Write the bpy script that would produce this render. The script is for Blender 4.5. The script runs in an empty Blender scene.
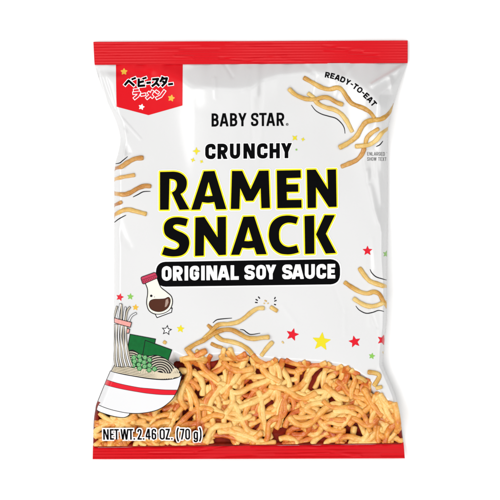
import bpy, math, random
import numpy as np
random.seed(7); rng = np.random.RandomState(11)
S = 0.0005                      # metres per layout unit; the bag is about 16 x 21 cm
scn = bpy.context.scene
COL = scn.collection

# ------------------------------------------------------------------ materials
def lin(c):
    c = c / 255.0
    return c / 12.92 if c <= 0.04045 else ((c + 0.055) / 1.055) ** 2.4
def rgb(r, g, b, k=1.0):
    return (min(lin(r) * k, 1), min(lin(g) * k, 1), min(lin(b) * k, 1), 1)
def mat(name, col, rough=0.4, spec=0.25, mottling=0.0, scale=200.0):
    m = bpy.data.materials.new(name); m.use_nodes = True
    nt = m.node_tree; b = nt.nodes['Principled BSDF']
    b.inputs['Base Color'].default_value = col
    b.inputs['Roughness'].default_value = rough
    b.inputs['Specular IOR Level'].default_value = spec
    if mottling:
        tc = nt.nodes.new('ShaderNodeTexCoord'); n = nt.nodes.new('ShaderNodeTexNoise')
        n.inputs['Scale'].default_value = scale; n.inputs['Detail'].default_value = 3
        nt.links.new(tc.outputs['Object'], n.inputs['Vector'])
        r = nt.nodes.new('ShaderNodeValToRGB')
        r.color_ramp.elements[0].position = 0.35; r.color_ramp.elements[1].position = 0.65
        r.color_ramp.elements[0].color = [c * (1 - mottling) for c in col[:3]] + [1]
        r.color_ramp.elements[1].color = [min(1, c * (1 + mottling * 0.5)) for c in col[:3]] + [1]
        nt.links.new(n.outputs['Fac'], r.inputs['Fac']); nt.links.new(r.outputs['Color'], b.inputs['Base Color'])
    return m

def film_mat(name, col, rough, spec, bump=0.25):
    m = mat(name, col, rough, spec)
    nt = m.node_tree; b = nt.nodes['Principled BSDF']
    tc = nt.nodes.new('ShaderNodeTexCoord'); n = nt.nodes.new('ShaderNodeTexNoise')
    n.inputs['Scale'].default_value = 60; n.inputs['Detail'].default_value = 4
    bp = nt.nodes.new('ShaderNodeBump'); bp.inputs['Strength'].default_value = bump
    bp.inputs['Distance'].default_value = 0.0006
    nt.links.new(tc.outputs['Object'], n.inputs['Vector'])
    nt.links.new(n.outputs['Fac'], bp.inputs['Height']); nt.links.new(bp.outputs['Normal'], b.inputs['Normal'])
    return m

def noodle_mat(name, lo, mid, hi):
    m = mat(name, hi, 0.3, 0.5)
    nt = m.node_tree; b = nt.nodes['Principled BSDF']
    tc = nt.nodes.new('ShaderNodeTexCoord'); n = nt.nodes.new('ShaderNodeTexNoise')
    n.inputs['Scale'].default_value = 85; n.inputs['Detail'].default_value = 5
    n.inputs['Roughness'].default_value = 0.62
    oi = nt.nodes.new('ShaderNodeObjectInfo')
    mx = nt.nodes.new('ShaderNodeMath'); mx.operation = 'MULTIPLY_ADD'
    mx.inputs[1].default_value = 0.26; 
    sb = nt.nodes.new('ShaderNodeMath'); sb.operation = 'SUBTRACT'; sb.inputs[1].default_value = 0.13
    r = nt.nodes.new('ShaderNodeValToRGB'); e = r.color_ramp.elements
    e[0].position = 0.30; e[0].color = lo; e[1].position = 0.64; e[1].color = hi
    x = e.new(0.45); x.color = mid
    nt.links.new(tc.outputs['Object'], n.inputs['Vector'])
    nt.links.new(oi.outputs['Random'], mx.inputs[0]); nt.links.new(n.outputs['Fac'], mx.inputs[2])
    nt.links.new(mx.outputs[0], sb.inputs[0]); nt.links.new(sb.outputs[0], r.inputs['Fac'])
    nt.links.new(r.outputs['Color'], b.inputs['Base Color'])
    n2 = nt.nodes.new('ShaderNodeTexNoise'); n2.inputs['Scale'].default_value = 700; n2.inputs['Detail'].default_value = 3
    bp = nt.nodes.new('ShaderNodeBump'); bp.inputs['Strength'].default_value = 0.6; bp.inputs['Distance'].default_value = 0.0005
    nt.links.new(tc.outputs['Object'], n2.inputs['Vector'])
    nt.links.new(n2.outputs['Fac'], bp.inputs['Height']); nt.links.new(bp.outputs['Normal'], b.inputs['Normal'])
    return m

FILM = 0.585; K_ = 0.735
M = dict(
    film=film_mat('white_film', (FILM, FILM, FILM * 1.005, 1), 0.24, 0.45),
    red=film_mat('red_film', rgb(222, 12, 27, 0.7), 0.32, 0.16, 0.15),
    red_ink=film_mat('red_ink', rgb(234, 18, 32, 0.69), 0.35, 0.12, 0.2),
    star_red=mat('star_red_ink', rgb(226, 24, 44, 0.75), 0.35, 0.2),
    black=mat('black_ink', (0.0022, 0.0022, 0.0026, 1), 0.45, 0.02),
    line=mat('dark_line_ink', (0.010, 0.010, 0.012, 1), 0.45, 0.06),
    grey=mat('grey_ink', (0.12, 0.12, 0.12, 1), 0.4, 0.15),
    white=mat('white_ink', (0.74, 0.74, 0.74, 1), 0.35, 0.2),
    bowl_white=mat('bowl_white_ink', (0.62, 0.62, 0.63, 1), 0.35, 0.2),
    yellow=mat('yellow_ink', rgb(250, 233, 40, 0.78), 0.35, 0.2),
    sparkle=mat('sparkle_ink', rgb(240, 224, 40, 0.72), 0.35, 0.2),
    gold=mat('gold_ink', rgb(236, 186, 60, 0.75), 0.35, 0.2),
    green=mat('light_green_ink', rgb(140, 200, 90, 0.75), 0.35, 0.2),
    leaf=mat('scallion_green_ink', rgb(98, 170, 104, 0.7), 0.35, 0.2),
    leaf_lo=mat('scallion_dark_ink', rgb(26, 92, 52, 0.7), 0.35, 0.2),
    leaf_hi=mat('scallion_pale_ink', rgb(150, 205, 150, 0.7), 0.35, 0.2),
    nori=mat('seaweed_green_ink', rgb(6, 104, 46, 0.75), 0.35, 0.2, 0.1, 500),
    pink=mat('pink_ink', rgb(246, 168, 160, 0.72), 0.35, 0.2),
    cap=mat('crimson_ink', rgb(200, 62, 92, 0.72), 0.35, 0.2),
    cap_lo=mat('dark_crimson_ink', rgb(130, 28, 52, 0.72), 0.35, 0.2),
    cream=mat('cream_ink', rgb(248, 246, 232, 0.72), 0.35, 0.2),
    strand=mat('strand_cream_ink', rgb(228, 214, 186, 0.72), 0.35, 0.2),
    strand_grey=mat('strand_grey_ink', rgb(206, 196, 176, 0.7), 0.35, 0.2),
    sauce=mat('soy_brown_ink', rgb(78, 38, 22, 0.8), 0.35, 0.2),
    sauce_hi=mat('pale_brown_ink', rgb(176, 150, 136, 0.7), 0.35, 0.2),
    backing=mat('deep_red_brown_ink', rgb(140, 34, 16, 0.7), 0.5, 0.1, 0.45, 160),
    noodle=noodle_mat('fried_noodle', rgb(204, 100, 30, K_), rgb(237, 160, 66, K_), rgb(251, 208, 126, K_)),
    noodle_shaded=noodle_mat('shaded_noodle', rgb(184, 66, 22, K_), rgb(216, 112, 40, K_), rgb(242, 172, 80, K_)),  # darker and redder: shade low in the pictured pile, painted as colour
    noodle_pale=noodle_mat('pale_noodle', rgb(196, 136, 50, .74), rgb(220, 172, 82, .74), rgb(236, 202, 124, .74)),
    noodle_brown=noodle_mat('brown_noodle', rgb(164, 96, 36, .74), rgb(200, 138, 62, .74), rgb(224, 174, 98, .74)),
    table=mat('white_tabletop', (0.93, 0.93, 0.93, 1), 0.6, 0.1),
)

# ------------------------------------------------------------------ bag shape
LP = np.array([(41,93),(64,94.2),(78,98.4),(91,103),(103,107.8),(113,112.6),(120,115.6),(130,118.8),(138,120.4),(145,119.8),(155,117.6),(163,115),(172,114),(200,113.8),(340,113.8),(352,113.2),(366,112),(381,105.5),(392,101),(405,95.8),(415,94),(423,93.2),(448,92.6),(460,92.4)], float)
RP = np.array([(40,408),(63,408),(66,406.6),(82,400.5),(96,396),(105,393.6),(118,390.5),(129,388.4),(145,387.9),(200,388),(240,387.6),(300,387.2),(325,386.6),(338,385.2),(355,383.7),(365,383.3),(372,386),(384,391.4),(396,396.4),(408,399),(415,400.4),(430,402.2),(445,404),(459,405)], float)
_yy = np.arange(36, 466, 0.5)
def _sm(a):
    k = np.ones(9) / 9; p = np.pad(a, 4, mode='edge'); return np.convolve(p, k, 'valid')
_xl = _sm(np.interp(_yy, LP[:,0], LP[:,1])); _xr = _sm(np.interp(_yy, RP[:,0], RP[:,1]))
def xl(y): return np.interp(y, _yy, _xl)
def xr(y): return np.interp(y, _yy, _xr)
def top_line(x): return 64.2 - (x - 94) * (1.8 / 314)
def bot_line(x): return 448.2 - (x - 93) * (3.5 / 311)
def sstep(a, b, x):
    t = np.clip((x - a) / (b - a), 0, 1); return t * t * (3 - 2 * t)
def smin(a, b, k): return -k * np.logaddexp(-a / k, -b / k)
def splus(a, k): return k * np.logaddexp(0, a / k)

YC = np.array([(92,72),(104,77),(116,81),(133,73),(150,68),(166,72),(182,80),(192,87),(235,90),(252,88),(262,80),(280,75),(305,73),(330,74),(350,79),(368,91),(378,104),(392,112),(410,114)], float)
XC = np.array([(60,395),(84,392),(95,380),(116,377),(130,371),(150,364),(160,363),(187,368),(208,373),(221,378),(236,384),(255,390),(300,420)], float)
_yc = np.interp(np.arange(85, 420), YC[:,0], YC[:,1]); _yc = np.convolve(np.pad(_yc, 3, mode='edge'), np.ones(7)/7, 'valid')

PILE = [(86,399),(110,401),(140,403),(156,396),(164,384),(166,372),(166,360),(174,350),(186,356),(205,354),(225,352),(245,352),(265,356),(290,358),(320,360),(342,363),(358,370),(370,378),(379,390),(387,398),(402,405),(410,450),(86,450)]

def seg_d(X, Y, ax, ay, bx, by):
    dx, dy = bx - ax, by - ay; L = dx * dx + dy * dy + 1e-12
    t = np.clip(((X - ax) * dx + (Y - ay) * dy) / L, 0, 1)
    return np.hypot(X - ax - t * dx, Y - ay - t * dy)
def poly(pts):
    pts = [tuple(p) for p in pts]
    def f(X, Y):
        d = np.full(X.shape, 1e9); ins = np.zeros(X.shape, bool)
        for i in range(len(pts)):
            ax, ay = pts[i]; bx, by = pts[(i + 1) % len(pts)]
            d = np.minimum(d, seg_d(X, Y, ax, ay, bx, by))
            if ay != by:
                c = ((ay > Y) != (by > Y)) & (X < (bx - ax) * (Y - ay) / (by - ay) + ax)
                ins ^= c
        return np.where(ins, -d, d)
    f.bb = bbox(pts); return f
def bbox(pts):
    a = np.array(pts, float); return a[:,0].min(), a[:,1].min(), a[:,0].max(), a[:,1].max()
_pile = poly(PILE)

CREASE = []
_cr = np.random.RandomState(5)
for _ in range(34):
    q = _cr.randint(6)
    cx_, cy_, an_ = [(_cr.uniform(100, 150), _cr.uniform(95, 150), 1.1), (_cr.uniform(340, 395), _cr.uniform(75, 130), 2.2), (_cr.uniform(114, 126), _cr.uniform(200, 360), 1.5),
                  (_cr.uniform(370, 386), _cr.uniform(150, 390), 1.6), (_cr.uniform(190, 350), _cr.uniform(68, 100), 1.4), (_cr.uniform(120, 380), _cr.uniform(280, 360), _cr.uniform(0.5, 2.6))][q]
    an_ += _cr.normal(0, 0.3); L_ = _cr.uniform(8, 26); am_ = (0.55 if q < 5 else 0.22) * _cr.uniform(0.5, 1.2) * _cr.choice([-1, 1])
    CREASE.append((cx_ - L_ * math.cos(an_), cy_ - L_ * math.sin(an_), cx_ + L_ * math.cos(an_), cy_ + L_ * math.sin(an_), _cr.uniform(1.3, 3.2), am_))

def relief(x, y, pile=True):
    """height of the bag's front film above the table"""
    x = np.asarray(x, float); y = np.asarray(y, float)
    yt = top_line(x); yb = bot_line(x); dt = y - yt; db = yb - y
    yc = np.interp(x, np.arange(85, 420), _yc)
    slope = 0.46 + 0.26 * sstep(170, 215, x)
    P = slope * (yc - yt)
    T = smin(slope * dt, P, 0.9)
    T = T + (17 - P) * sstep(0, 130, y - yc)
    # right-hand side facet
    xc = np.interp(y, XC[:,0], XC[:,1])
    wr = sstep(72, 98, y) * (1 - sstep(236, 262, y))
    drop = smin(splus(x - xc, 0.9), np.maximum(xr(y) - 4.5 - xc, 0.5), 0.7)
    T = T - (0.8 + 0.35 * (1 - sstep(112, 140, y))) * wr * np.maximum(drop, 0)
    # top-right ridge running into the corner
    d = seg_d(x, y, 372, 85, 404, 66)
    T = T + 2.6 * np.exp(-(d / 2.6) ** 2)
    d = seg_d(x, y, 390, 78, 394, 100)
    T = T + 2.0 * np.exp(-(d / 2.2) ** 2)
    # left-hand creases into the shoulder
    d = seg_d(x, y, 97, 66, 117, 128) ; T = T - 1.3 * np.exp(-((d - 4.5) / 2.0) ** 2) * sstep(64, 80, y)
    d = seg_d(x, y, 117, 126, 128, 152); T = T - 1.4 * np.exp(-(d / 3.0) ** 2)
    d = seg_d(x, y, 100, 70, 150, 74); T = T - 0.9 * np.exp(-(d / 4.0) ** 2)
    d = seg_d(x, y, 120, 134, 117, 165); T = T + 1.1 * np.exp(-((d - 5) / 2.5) ** 2)
    # long soft undulation and little puckers running out of both seals
    T = T + 0.8 * np.sin(x * 0.035 + y * 0.021 + 0.6) + 0.5 * np.sin(x * 0.061 - y * 0.043 + 2.0) + 0.35 * np.sin(y * 0.085 + x * 0.03)
    pk = np.sin(x * 0.21 + 0.4 * np.sin(x * 0.05)) + 0.6 * np.sin(x * 0.47 + 1.3)
    T = T + 0.5 * pk * (np.exp(-np.maximum(dt, 0) / 9) + np.exp(-np.maximum(db, 0) / 9))
    # left shoulder: a narrow facet folded back along the edge
    xe = np.interp(y, [60, 70, 90, 110, 128, 142, 150, 166, 176], [97, 101, 107, 115, 122.5, 125.5, 124, 118.5, 115])
    wl = sstep(64, 76, y) * (1 - sstep(150, 176, y))
    T = T - 0.75 * wl * splus(xe - x, 0.6)
    # faint random foil creases, denser towards the corners
    for (ca, cb, cc, ce, cw, ch) in CREASE:
        m_ = (np.abs(x - (ca + cc) / 2) < abs(ca - cc) / 2 + 14) & (np.abs(y - (cb + ce) / 2) < abs(cb - ce) / 2 + 14)
        if np.any(m_):
            d = seg_d(x[m_], y[m_], ca, cb, cc, ce); T[m_] = T[m_] + ch * np.exp(-(d / cw) ** 2)
    # creases down the lower left and right flare
    for (a, b, c, e, w, h) in ((116,352,128,372,3,-.8),(384,362,372,392,3,-.9),(112,250,119,345,4,.8),(113,180,122,240,4,-.7),(150,95,215,112,7,-.5),(190,70,196,100,6,-.8)):
        d = seg_d(x, y, a, b, c, e); T = T + h * np.exp(-(d / w) ** 2)
    T = smin(T, 0.85 * db + 1.0, 1.6)
    if pile:
        de0 = np.minimum(x - xl(y), xr(y) - x)
        T = T - recess(x, y) 
    de = np.minimum(x - xl(y), xr(y) - x)
    F = 1 - (1 - np.clip(de / (8 - 3 * sstep(240, 270, x) * sstep(250, 290, y)), 0, 1)) ** 2.4
    ze = 4.5
    edge = np.minimum(ze, 1.2 + 0.25 * np.maximum(np.minimum(dt, db), 0))
    return edge + (np.maximum(T, -2) + 2.5 - edge) * F
DEPTH = 13.0
def recess(x, y):
    de = np.minimum(x - xl(y), xr(y) - x)
    return DEPTH * sstep(0, 11, -_pile(x, y)) * sstep(0, 10, de) * sstep(0, 7, bot_line(x) - y)

def W3(x, y, z):
    return np.stack([(np.asarray(x) - 250) * S, (250 - np.asarray(y)) * S, np.asarray(z) * S], -1)

# ------------------------------------------------------------------ object helpers
def link(name, verts, faces, m, parent=None, label=None, smooth=True, fix=False):
    me = bpy.data.meshes.new(name)
    me.from_pydata(verts.tolist() if hasattr(verts, 'tolist') else verts, [], faces)
    me.materials.append(m)
    if fix:
        import bmesh
        bm = bmesh.new(); bm.from_mesh(me); bmesh.ops.recalc_face_normals(bm, faces=bm.faces[:]); bm.to_mesh(me); bm.free()
    if smooth: me.polygons.foreach_set('use_smooth', [True] * len(me.polygons))
    me.update()
    o = bpy.data.objects.new(name, me); COL.objects.link(o)
    if parent is not None: o.parent = parent
    if label: o['label'] = label
    return o

def grid_faces(n, m, flip=False):
    f = []
    for j in range(n - 1):
        for i in range(m - 1):
            a = j * m + i
            q = (a, a + m, a + m + 1, a + 1)
            f.append(q[::-1] if flip else q)
    return f

# scalar field -> mesh laid on the film (marching squares)
class Field:
    def __init__(s, x0, y0, x1, y1, h):
        s.x0, s.y0, s.h = x0, y0, h
        s.nx = int(math.ceil((x1 - x0) / h)) + 1; s.ny = int(math.ceil((y1 - y0) / h)) + 1
        s.F = np.full((s.ny, s.nx), 50.0)
    def sub(s, bb, pad):
        i0 = max(0, int((bb[0] - pad - s.x0) / s.h)); i1 = min(s.nx, int((bb[2] + pad - s.x0) / s.h) + 2)
        j0 = max(0, int((bb[1] - pad - s.y0) / s.h)); j1 = min(s.ny, int((bb[3] + pad - s.y0) / s.h) + 2)
        if i1 <= i0 or j1 <= j0: return None
        X, Y = np.meshgrid(s.x0 + np.arange(i0, i1) * s.h, s.y0 + np.arange(j0, j1) * s.h)
        return (slice(j0, j1), slice(i0, i1)), X, Y
    def add(s, f, pad=4.0, bb=None):
        r = s.sub(bb or f.bb, pad)
        if r is None: return s
        sl, X, Y = r; s.F[sl] = np.minimum(s.F[sl], f(X, Y)); return s
    def cut(s, f, pad=4.0):
        r = s.sub(f.bb, pad)
        if r is None: return s
        sl, X, Y = r; s.F[sl] = np.maximum(s.F[sl], -f(X, Y)); return s
    def clip_bag(s, inset=0.35):
        X, Y = np.meshgrid(s.x0 + np.arange(s.nx) * s.h, s.y0 + np.arange(s.ny) * s.h)
        s.F = np.maximum(s.F, inset - np.minimum(X - xl(Y), xr(Y) - X)); return s

def mesh_field(fd, name, m, parent, layer, grow=0.0, label=None, pile=False, absz=None):
    F = fd.F - grow; F = np.where(np.abs(F) < 1e-5, 1e-5, F)
    ny, nx = F.shape; N = ny * nx; hb = N; vb = N + ny * (nx - 1)
    ins = F < 0
    a, b, c, d = ins[:-1,:-1], ins[:-1,1:], ins[1:,1:], ins[1:,:-1]
    code = a * 1 + b * 2 + c * 4 + d * 8
    J, I = np.meshgrid(np.arange(ny - 1), np.arange(nx - 1), indexing='ij')
    corner = lambda k, j, i: [(j * nx + i), (j * nx + i + 1), ((j + 1) * nx + i + 1), ((j + 1) * nx + i)][k]
    edge = lambda k, j, i: [hb + j * (nx - 1) + i, vb + j * nx + i + 1, hb + (j + 1) * (nx - 1) + i, vb + j * nx + i][k]
    faces = []; used = []
    for cs in range(1, 16):
        sel = code == cs
        if not sel.any(): continue
        j, i = J[sel], I[sel]; cols = []
        for k in range(4):
            k2 = (k + 1) % 4
            if cs >> k & 1: cols.append(corner(k, j, i))
            if (cs >> k & 1) != (cs >> k2 & 1): cols.append(edge(k, j, i))
        A = np.stack(cols[::-1], 1); faces.append(A); used.append(A.ravel())
    if not faces: return None
    u = np.unique(np.concatenate(used))
    x = np.zeros(len(u)); y = np.zeros(len(u))
    n = u < N; x[n] = u[n] % nx; y[n] = u[n] // nx
    hm = (u >= hb) & (u < vb); e = u[hm] - hb; j = e // (nx - 1); i = e % (nx - 1)
    t = F[j, i] / (F[j, i] - F[j, i + 1]); x[hm] = i + t; y[hm] = j
    vm = u >= vb; e = u[vm] - vb; j = e // nx; i = e % nx
    t = F[j, i] / (F[j, i] - F[j + 1, i]); x[vm] = i; y[vm] = j + t
    x = fd.x0 + x * fd.h; y = fd.y0 + y * fd.h
    z = relief(x, y, pile) + (1.0 if pile else 0.16 + 0.06 * layer)
    fl = []
    for A in faces: fl += np.searchsorted(u, A).tolist()
    return link(name, W3(x, y, z), fl, m, parent, label)

# ------------------------------------------------------------------ 2-D shapes
def spline(pts, n=8, closed=False):
    P = [np.array(p, float) for p in pts]; out = []
    L = len(P); rngs = range(L if closed else L - 1)
    for i in rngs:
        if closed: p0, p1, p2, p3 = P[i - 1], P[i], P[(i + 1) % L], P[(i + 2) % L]
        else: p0, p1, p2, p3 = P[max(i - 1, 0)], P[i], P[i + 1], P[min(i + 2, L - 1)]
        for k in range(n):
            t = k / n
            out.append(0.5 * (2 * p1 + (p2 - p0) * t + (2 * p0 - 5 * p1 + 4 * p2 - p3) * t * t + (3 * p1 - p0 - 3 * p2 + p3) * t ** 3))
    if not closed: out.append(P[-1])
    return [tuple(p) for p in out]
def stroke(pts, r, closed=False, butt=True, taper=False):
    pts = [tuple(p) for p in pts]; n = len(pts)
    def f(X, Y):
        d = np.full(X.shape, 1e9)
        cnt = n if closed else n - 1
        for i in range(cnt):
            (ax, ay), (bx, by) = pts[i], pts[(i + 1) % n]
            rr = r
            if taper:
                t = (i + 0.5) / cnt; rr = r * (0.45 + 0.55 * math.sin(math.pi * t) ** 0.6)
            e = seg_d(X, Y, ax, ay, bx, by) - rr
            if butt and not closed:
                L = math.hypot(bx - ax, by - ay) + 1e-9
                tt = ((X - ax) * (bx - ax) + (Y - ay) * (by - ay)) / L
                if i == 0: e = np.maximum(e, -tt)
                if i == cnt - 1: e = np.maximum(e, tt - L)
            d = np.minimum(d, e)
        return d
    b = bbox(pts); f.bb = (b[0] - r, b[1] - r, b[2] + r, b[3] + r); return f
def disc(cx, cy, r):
    f = lambda X, Y: np.hypot(X - cx, Y - cy) - r
    f.bb = (cx - r, cy - r, cx + r, cy + r); return f
def star(cx, cy, r, inner=0.45, n=5, rot=0.0, rnd=0.0):
    p = []
    for k in range(2 * n):
        a = -math.pi / 2 + rot + k * math.pi / n; q = (r - rnd) if k % 2 == 0 else (r - rnd) * inner
        p.append((cx + q * math.cos(a), cy + q * math.sin(a)))
    g = poly(p)
    f = lambda X, Y: g(X, Y) - rnd
    f.bb = (cx - r, cy - r, cx + r, cy + r); return f
def fillet(pts, r, closed=False):
    out = []; n = len(pts)
    for i, p in enumerate(pts):
        rad = p[2] if len(p) > 2 else r
        if (not closed and i in (0, n - 1)) or rad <= 0: out.append((p[0], p[1])); continue
        P = np.array(p[:2], float); A = np.array(pts[i - 1][:2], float); B = np.array(pts[(i + 1) % n][:2], float)
        va, vb = A - P, B - P; la, lb = np.linalg.norm(va), np.linalg.norm(vb)
        q = min(rad, la * 0.5, lb * 0.5)
        a = P + va / la * q; b = P + vb / lb * q
        for k in range(7):
            t = k / 6; out.append(tuple((1 - t) ** 2 * a + 2 * t * (1 - t) * P * 0.88 + 2 * t * (1 - t) * 0.12 * (a + b) / 2 + t * t * b))
    return out

# ------------------------------------------------------------------ stroke lettering (y down, box w x h, stroke half-width t)
def glyph(ch, w, h, t, r):
    L, R, T, B, Mi = t, w - t, t, h - t, h * 0.5
    e = 4 * t + 2
    Z = lambda *p: (list(p), False); K = lambda *p: (fillet(list(p), r), False); O = lambda *p: (fillet(list(p), r, True), True)
    if ch in 'O0': return [O((L,T),(R,T),(R,B),(L,B))]
    if ch == 'C': return [K((R,h*.37),(R,T),(L,T),(L,B),(R,B),(R,h*.63))]
    if ch == 'G': return [K((R,h*.35),(R,T),(L,T),(L,B),(R,B),(R,h*.52,0),(w*.5,h*.52))]
    if ch == 'D': return [(fillet([(L,T,0),(R,T),(R,B),(L,B,0)], r, True), True), Z((L,-e),(L,h+e)), Z((0,T),(L,T)), Z((0,B),(L,B))]
    if ch == 'R': return [Z((L,-e),(L,h+e)), (fillet([(-e,T),(R,T),(R,h*.54),(-e,h*.54)], r), False), Z((w*.45,h*.5),(R+t*.2,h+t))]
    if ch == 'B': return [Z((L,-e),(L,h+e)), (fillet([(-e,T),(R-w*.05,T),(R-w*.05,h*.48),(-e,h*.48)], r), False), (fillet([(-e,h*.48),(R,h*.48),(R,B),(-e,B)], r), False)]
    if ch == 'S': return [K((R,h*.32),(R,T),(L,T),(L,h*.46),(R,h*.54),(R,B),(L,B),(L,h*.68))]
    if ch == 'A': return [Z((t*.95-t*.3,h+t),(w*.5-t*.1,-t)), Z((w-t*.95+t*.3,h+t),(w*.5+t*.1,-t)), Z((w*.25,h*.7),(w*.75,h*.7))]
    if ch == 'N': return [Z((L,-e),(L,h+e)), Z((R,-e),(R,h+e)), Z((L-t*.1,-t),(R+t*.1,h+t))]
    if ch == 'M': return [Z((L,-e),(L,h+e)), Z((R,-e),(R,h+e)), Z((L,-t),(w*.5,h*.7)), Z((R,-t),(w*.5,h*.7))]
    if ch == 'U': return [(fillet([(L,-e),(L,B),(R,B),(R,-e)], r), False)]
    if ch == 'Y': return [Z((t*.7,-t),(w*.5,h*.58)), Z((w-t*.7,-t),(w*.5,h*.58)), Z((w*.5,h*.5),(w*.5,h+e))]
    if ch == 'H': return [Z((L,-e),(L,h+e)), Z((R,-e),(R,h+e)), Z((L,Mi),(R,Mi))]
    if ch == 'E': return [Z((L,-e),(L,h+e)), Z((0,T),(w+e,T)), Z((0,Mi),(w*.92,Mi)), Z((0,B),(w+e,B))]
    if ch == 'F': return [Z((L,-e),(L,h+e)), Z((0,T),(w+e,T)), Z((0,Mi),(w*.92,Mi))]
    if ch == 'L': return [Z((L,-e),(L,h+e)), Z((0,B),(w+e,B))]
    if ch == 'I': return [Z((w*.5,-e),(w*.5,h+e))]
    if ch == 'T': return [Z((-e,T),(w+e,T)), Z((w*.5,0),(w*.5,h+e))]
    if ch == 'W': return [Z((t*.8,-t),(w*.27,h+t)), Z((w*.27,h+t),(w*.5,-t)), Z((w*.5,-t),(w*.73,h+t)), Z((w*.73,h+t),(w-t*.8,-t))]
    if ch == 'X': return [Z((t*.7,-t),(w-t*.7,h+t)), Z((w-t*.7,-t),(t*.7,h+t))]
    if ch == 'Z': return [Z((-e,T),(w+e,T)), Z((R,T),(L,B)), Z((-e,B),(w+e,B))]
    if ch == '2': return [K((L,h*.3),(L,T),(R,T),(R,h*.42),(L,h*.9,0),(L,B)), Z((0,B),(w+e,B))]
    if ch == '4': return [Z((w*.68,-e),(w*.68,h+e)), Z((w*.62,-t),(t*.6,h*.72)), Z((0,h*.72),(w+e,h*.72))]
    if ch == '6': return [K((R,h*.3),(R,T),(L,T),(L,B),(R,B),(R,h*.46),(L,h*.46))]
    if ch == '7': return [Z((-e,T),(w+e,T)), Z((R,T),(w*.34,h+t))]
    if ch == '.': return [Z((w*.5,h-2*t),(w*.5,h+e))]
    if ch == '-': return [Z((-e,Mi),(w+e,Mi))]
    if ch == '(': return [(spline([(R,-t),(L,h*.28),(L,h*.78),(R,h+2.2*t)]), False)]
    if ch == ')': return [(spline([(L,-t),(R,h*.28),(R,h*.78),(L,h+2.2*t)]), False)]
    if ch == 'g': return [(fillet([(L,h*.33),(R,h*.33),(R,B),(L,B)], r, True), True), K((R,h*.3),(R,h+2.6*t),(L,h+2.6*t),(L,h*1.02))]
    raise KeyError(ch)
def glyph_fn(ch, w, h, t, r, xform, bb):
    parts = [stroke(p, t, closed=c) for p, c in glyph(ch, w, h, t, r)]
    lo = -2.5 * t if ch in '()' else 0; hi = h + (4 * t if ch in '()g' else 0)
    def f(X, Y):
        u, v = xform(X, Y); d = np.full(X.shape, 1e9)
        for s in parts: d = np.minimum(d, s(u, v))
        q = np.maximum(np.maximum(-u, u - w), np.maximum(lo - v, v - hi))
        return np.maximum(d, q)
    f.bb = bb; return f
def line_text(fd, items, top, bot, t, r, shear=0.0):
    """items: (char, x0, x1); top/bot: functions of x giving cap line and baseline"""
    for ch, x0, x1 in items:
        xm = (x0 + x1) / 2; yt, yb = top(xm), bot(xm); h = yb - yt; sl = bot(xm + .5) - bot(xm - .5)
        def xf(X, Y, x0=x0, yt=yt, xm=xm, sl=sl): return X - x0, Y - yt - sl * (X - xm)
        fd.add(glyph_fn(ch, x1 - x0, h, t, r, xf, (x0, yt - 1, x1, yb + 2)), pad=3.5)

# ================================================================== the bag
bag = bpy.data.objects.new('snack_bag', None); COL.objects.link(bag)
bag['label'] = 'glossy white snack bag with red crimped ends and printed noodles, lying on the white tabletop'
bag['category'] = 'snack bag'

# body film, front and back in one closed pillow
NX, NY = 380, 440
u = np.linspace(0, 1, NX); v = np.linspace(0, 1, NY)
u = 0.5 - 0.5 * np.cos(np.pi * u) * (0.35) - 0.65 * (0.5 - u)   # a little denser at the sides
u = (u - u[0]) / (u[-1] - u[0])
U, V = np.meshgrid(u, v)
y0 = 64 + V * (447 - 64)
X = xl(y0) + U * (xr(y0) - xl(y0))
Y = top_line(X) + V * (bot_line(X) - top_line(X))
X = xl(Y) + U * (xr(Y) - xl(Y))
Zf = relief(X, Y)
front = W3(X, Y, Zf)
de = np.minimum(X - xl(Y), xr(Y) - X)
Zb = np.where(de <= 1e-6, Zf, np.maximum(0.6, np.minimum(Zf - 0.4, 4.5 * (1 - np.clip(de / 9, 0, 1)) ** 2 + 0.6)))
step = 4
back = W3(X[::step, ::step], Y[::step, ::step], Zb[::step, ::step])
nb = back.shape[0] * back.shape[1]; nbx = back.shape[1]; nby = back.shape[0]
verts = np.concatenate([front.reshape(-1, 3), back.reshape(-1, 3)])
faces = grid_faces(NY, NX) + [tuple(i + NX * NY for i in q) for q in grid_faces(nby, nbx, True)]
body = link('bag_body', verts, faces, M['film'], bag)

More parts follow.
